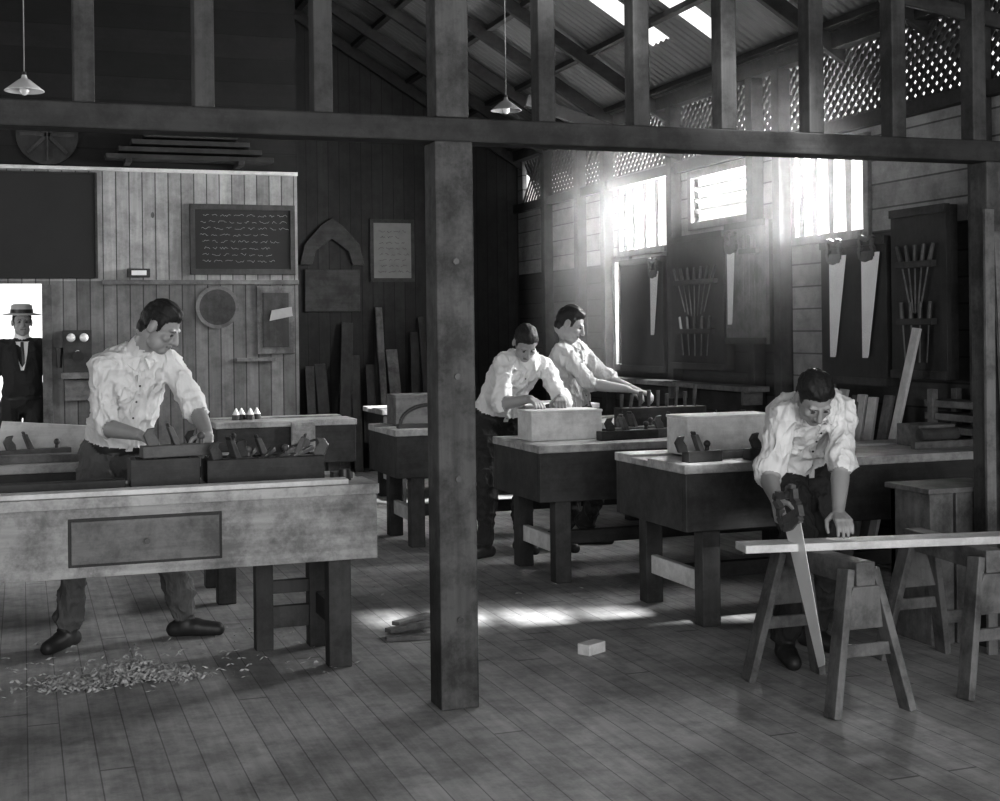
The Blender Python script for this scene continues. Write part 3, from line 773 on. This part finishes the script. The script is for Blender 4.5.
person('carpenter',(.44,6.76,.93),(.51,6.53,1.395),(.60,6.41,1.515),(.76,-.42,-.55),(-.97,-.25,0),(-.96,-.26,-.05),
       (.49,6.25,1.03),(.80,6.30,1.02),(.19,6.74,.10),(.73,6.76,.10),(-.55,-.8),(.95,-.25),
       hdR=(.55,-.35,-.35),hdL=(-.25,-.7,-.45),nR=(.2,-.2,-1),nL=(-.3,.1,-1),cR=.65,cL=.6,poleR=(-.5,.7,-.4),poleL=(.4,.6,-.6),
       trs='trs',bulge=.035,kneeR=(-.3,-1,0),kneeL=(.3,-1,0))
person('carpenter',(2.96,8.45,.90),(3.08,8.15,1.31),(3.01,8.02,1.40),(-.05,-.68,-.75),(-.99,-.1,0),(-.95,-.25,.10),
       (2.97,7.84,1.05),(3.18,7.86,1.05),(2.83,8.33,.10),(3.13,8.46,.10),(-.9,-.45),(.2,-1),
       hdR=(.25,-.9,-.3),hdL=(-.35,-.9,-.3),nR=(0,0,-1),nL=(0,0,-1),poleR=(-.5,.6,-.7),poleL=(.5,.5,-.6),trs='trd',bulge=.06,kneeR=(-.2,-1,0),kneeL=(0,-1,0))
person('carpenter',(3.56,8.56,.92),(3.49,8.44,1.385),(3.46,8.37,1.515),(.78,-.48,-.42),(-.75,-.66,0),(-.7,-.7,0),
       (3.76,8.12,1.08),(3.88,8.22,1.06),(3.40,8.42,.10),(3.64,8.57,.10),(.2,-1),(.8,-.4),
       hdR=(.8,-.4,-.3),hdL=(.6,-.8,-.2),poleR=(-.3,.3,-.8),poleL=(.3,.3,-.8),shirt='shirtg',trs='trd',bulge=.035,kneeR=(.3,-1,0),kneeL=(.5,-1,0))
person('carpenter',(3.36,5.40,.84),(3.23,5.04,1.145),(3.13,4.90,1.185),(-.12,-.62,-.77),(-.95,-.25,0),(-.97,-.16,-.02),
       (2.94,4.90,.765),(3.17,4.80,.640),(3.17,5.22,.10),(3.42,5.40,.10),(-.35,-1),(.15,-1),
       hdR=(-.05,-.45,-.75),hdL=(-.30,-.90,-.28),nR=(.8,-.1,-.2),nL=(-.1,-.3,-1),cR=.95,cL=.45,poleR=(.35,.9,.1),poleL=(.5,.6,-.2),
       trs='trd',bulge=.06,uphint=(-.15,-.5,.6),kneeR=(-.2,-1,0),kneeL=(0,-1,0))
person('man_in_hat',(.0,11.80,.95),(.0,11.79,1.45),(.0,11.76,1.59),(.1,-1,-.03),(-1,0,0),(-1,0,0),
       (-.27,11.74,.86),(.27,11.74,.86),(-.12,11.8,.10),(.12,11.8,.10),(-.2,-1),(.2,-1),nR=(1,0,0),nL=(-1,0,0),cR=.35,cL=.35,
       hdR=(0,0,-1),hdL=(0,0,-1),shirt='suit',trs='suit',hat=True,suit=True,bulge=.0,kneeR=(0,-1,0),kneeL=(0,-1,0))

# scatter volume added to imitate the halation glow around the windows
hm=bpy.data.materials.new('halation_haze'); hm.use_nodes=True; nt=hm.node_tree
for n in list(nt.nodes): nt.nodes.remove(n)
o=nt.nodes.new('ShaderNodeOutputMaterial'); vs_=nt.nodes.new('ShaderNodeVolumeScatter'); vs_.inputs['Density'].default_value=.10; vs_.inputs['Anisotropy'].default_value=0
nt.links.new(vs_.outputs[0],o.inputs['Volume']); M['haze']=hm
b=B(); b.box(4.6,XR-.012,6.9,12.3,1.1,3.3,'haze'); b.done('window_halation',0)

# ------------------------------------------------------------ lights
w=bpy.data.worlds.new('World'); scn.world=w; w.use_nodes=True
bg=w.node_tree.nodes['Background']; bg.inputs[0].default_value=(1,1,1,1); bg.inputs[1].default_value=1.2
def area(name,loc,rot,sx,sy,e):
    l=bpy.data.lights.new(name,'AREA'); l.shape='RECTANGLE'; l.size=sx; l.size_y=sy; l.energy=e
    o=bpy.data.objects.new(name,l); o.location=loc; o.rotation_euler=rot; scn.collection.objects.link(o); return o
R=math.radians
area('front_fill_light',(1.0,YF-.2,1.7),(R(90),0,0),7.5,2.8,230)  # added front fill, standing for daylight from the open end behind the camera
area('window_daylight_1',(XR+.25,8.05,2.45),(0,R(90),0),.7,.9,260)
area('window_daylight_2',(XR+.25,11.0,2.55),(0,R(90),0),.7,1.0,260)
area('window_daylight_3',(XR+.15,9.6,2.55),(0,R(90),0),.4,1.0,80)
area('window_daylight_4',(XR+.15,11.5,1.7),(0,R(90),0),.9,.25,30)
area('left_fill_light',(XL-.1,9.5,1.95),(0,R(-90),0),1.3,1.2,45)  # unseen source added as fill for the doorway man and left side
l=bpy.data.lights.new('sun','SUN'); l.energy=9; l.angle=R(2.5)
o=bpy.data.objects.new('sun',l); o.rotation_euler=V((.1,.5,-1)).to_track_quat('-Z','Y').to_euler(); scn.collection.objects.link(o)

# ------------------------------------------------------------ camera
cam=bpy.data.cameras.new('camera'); cam.sensor_width=36; cam.sensor_fit='HORIZONTAL'; cam.lens=48.6; cam.shift_y=-.0705
co=bpy.data.objects.new('camera',cam); scn.collection.objects.link(co)
co.matrix_world=Matrix.Translation((0,0,1.48))@Matrix.Rotation(R(-19.5),4,'Z')@Matrix.Rotation(R(90),4,'X')@Matrix.Rotation(R(-.7),4,'Z')
scn.camera=co
scn.view_settings.view_transform='Standard'
try: scn.view_settings.look='Medium High Contrast'
except Exception as ex: print('look',ex)
scn.view_settings.exposure=0.2
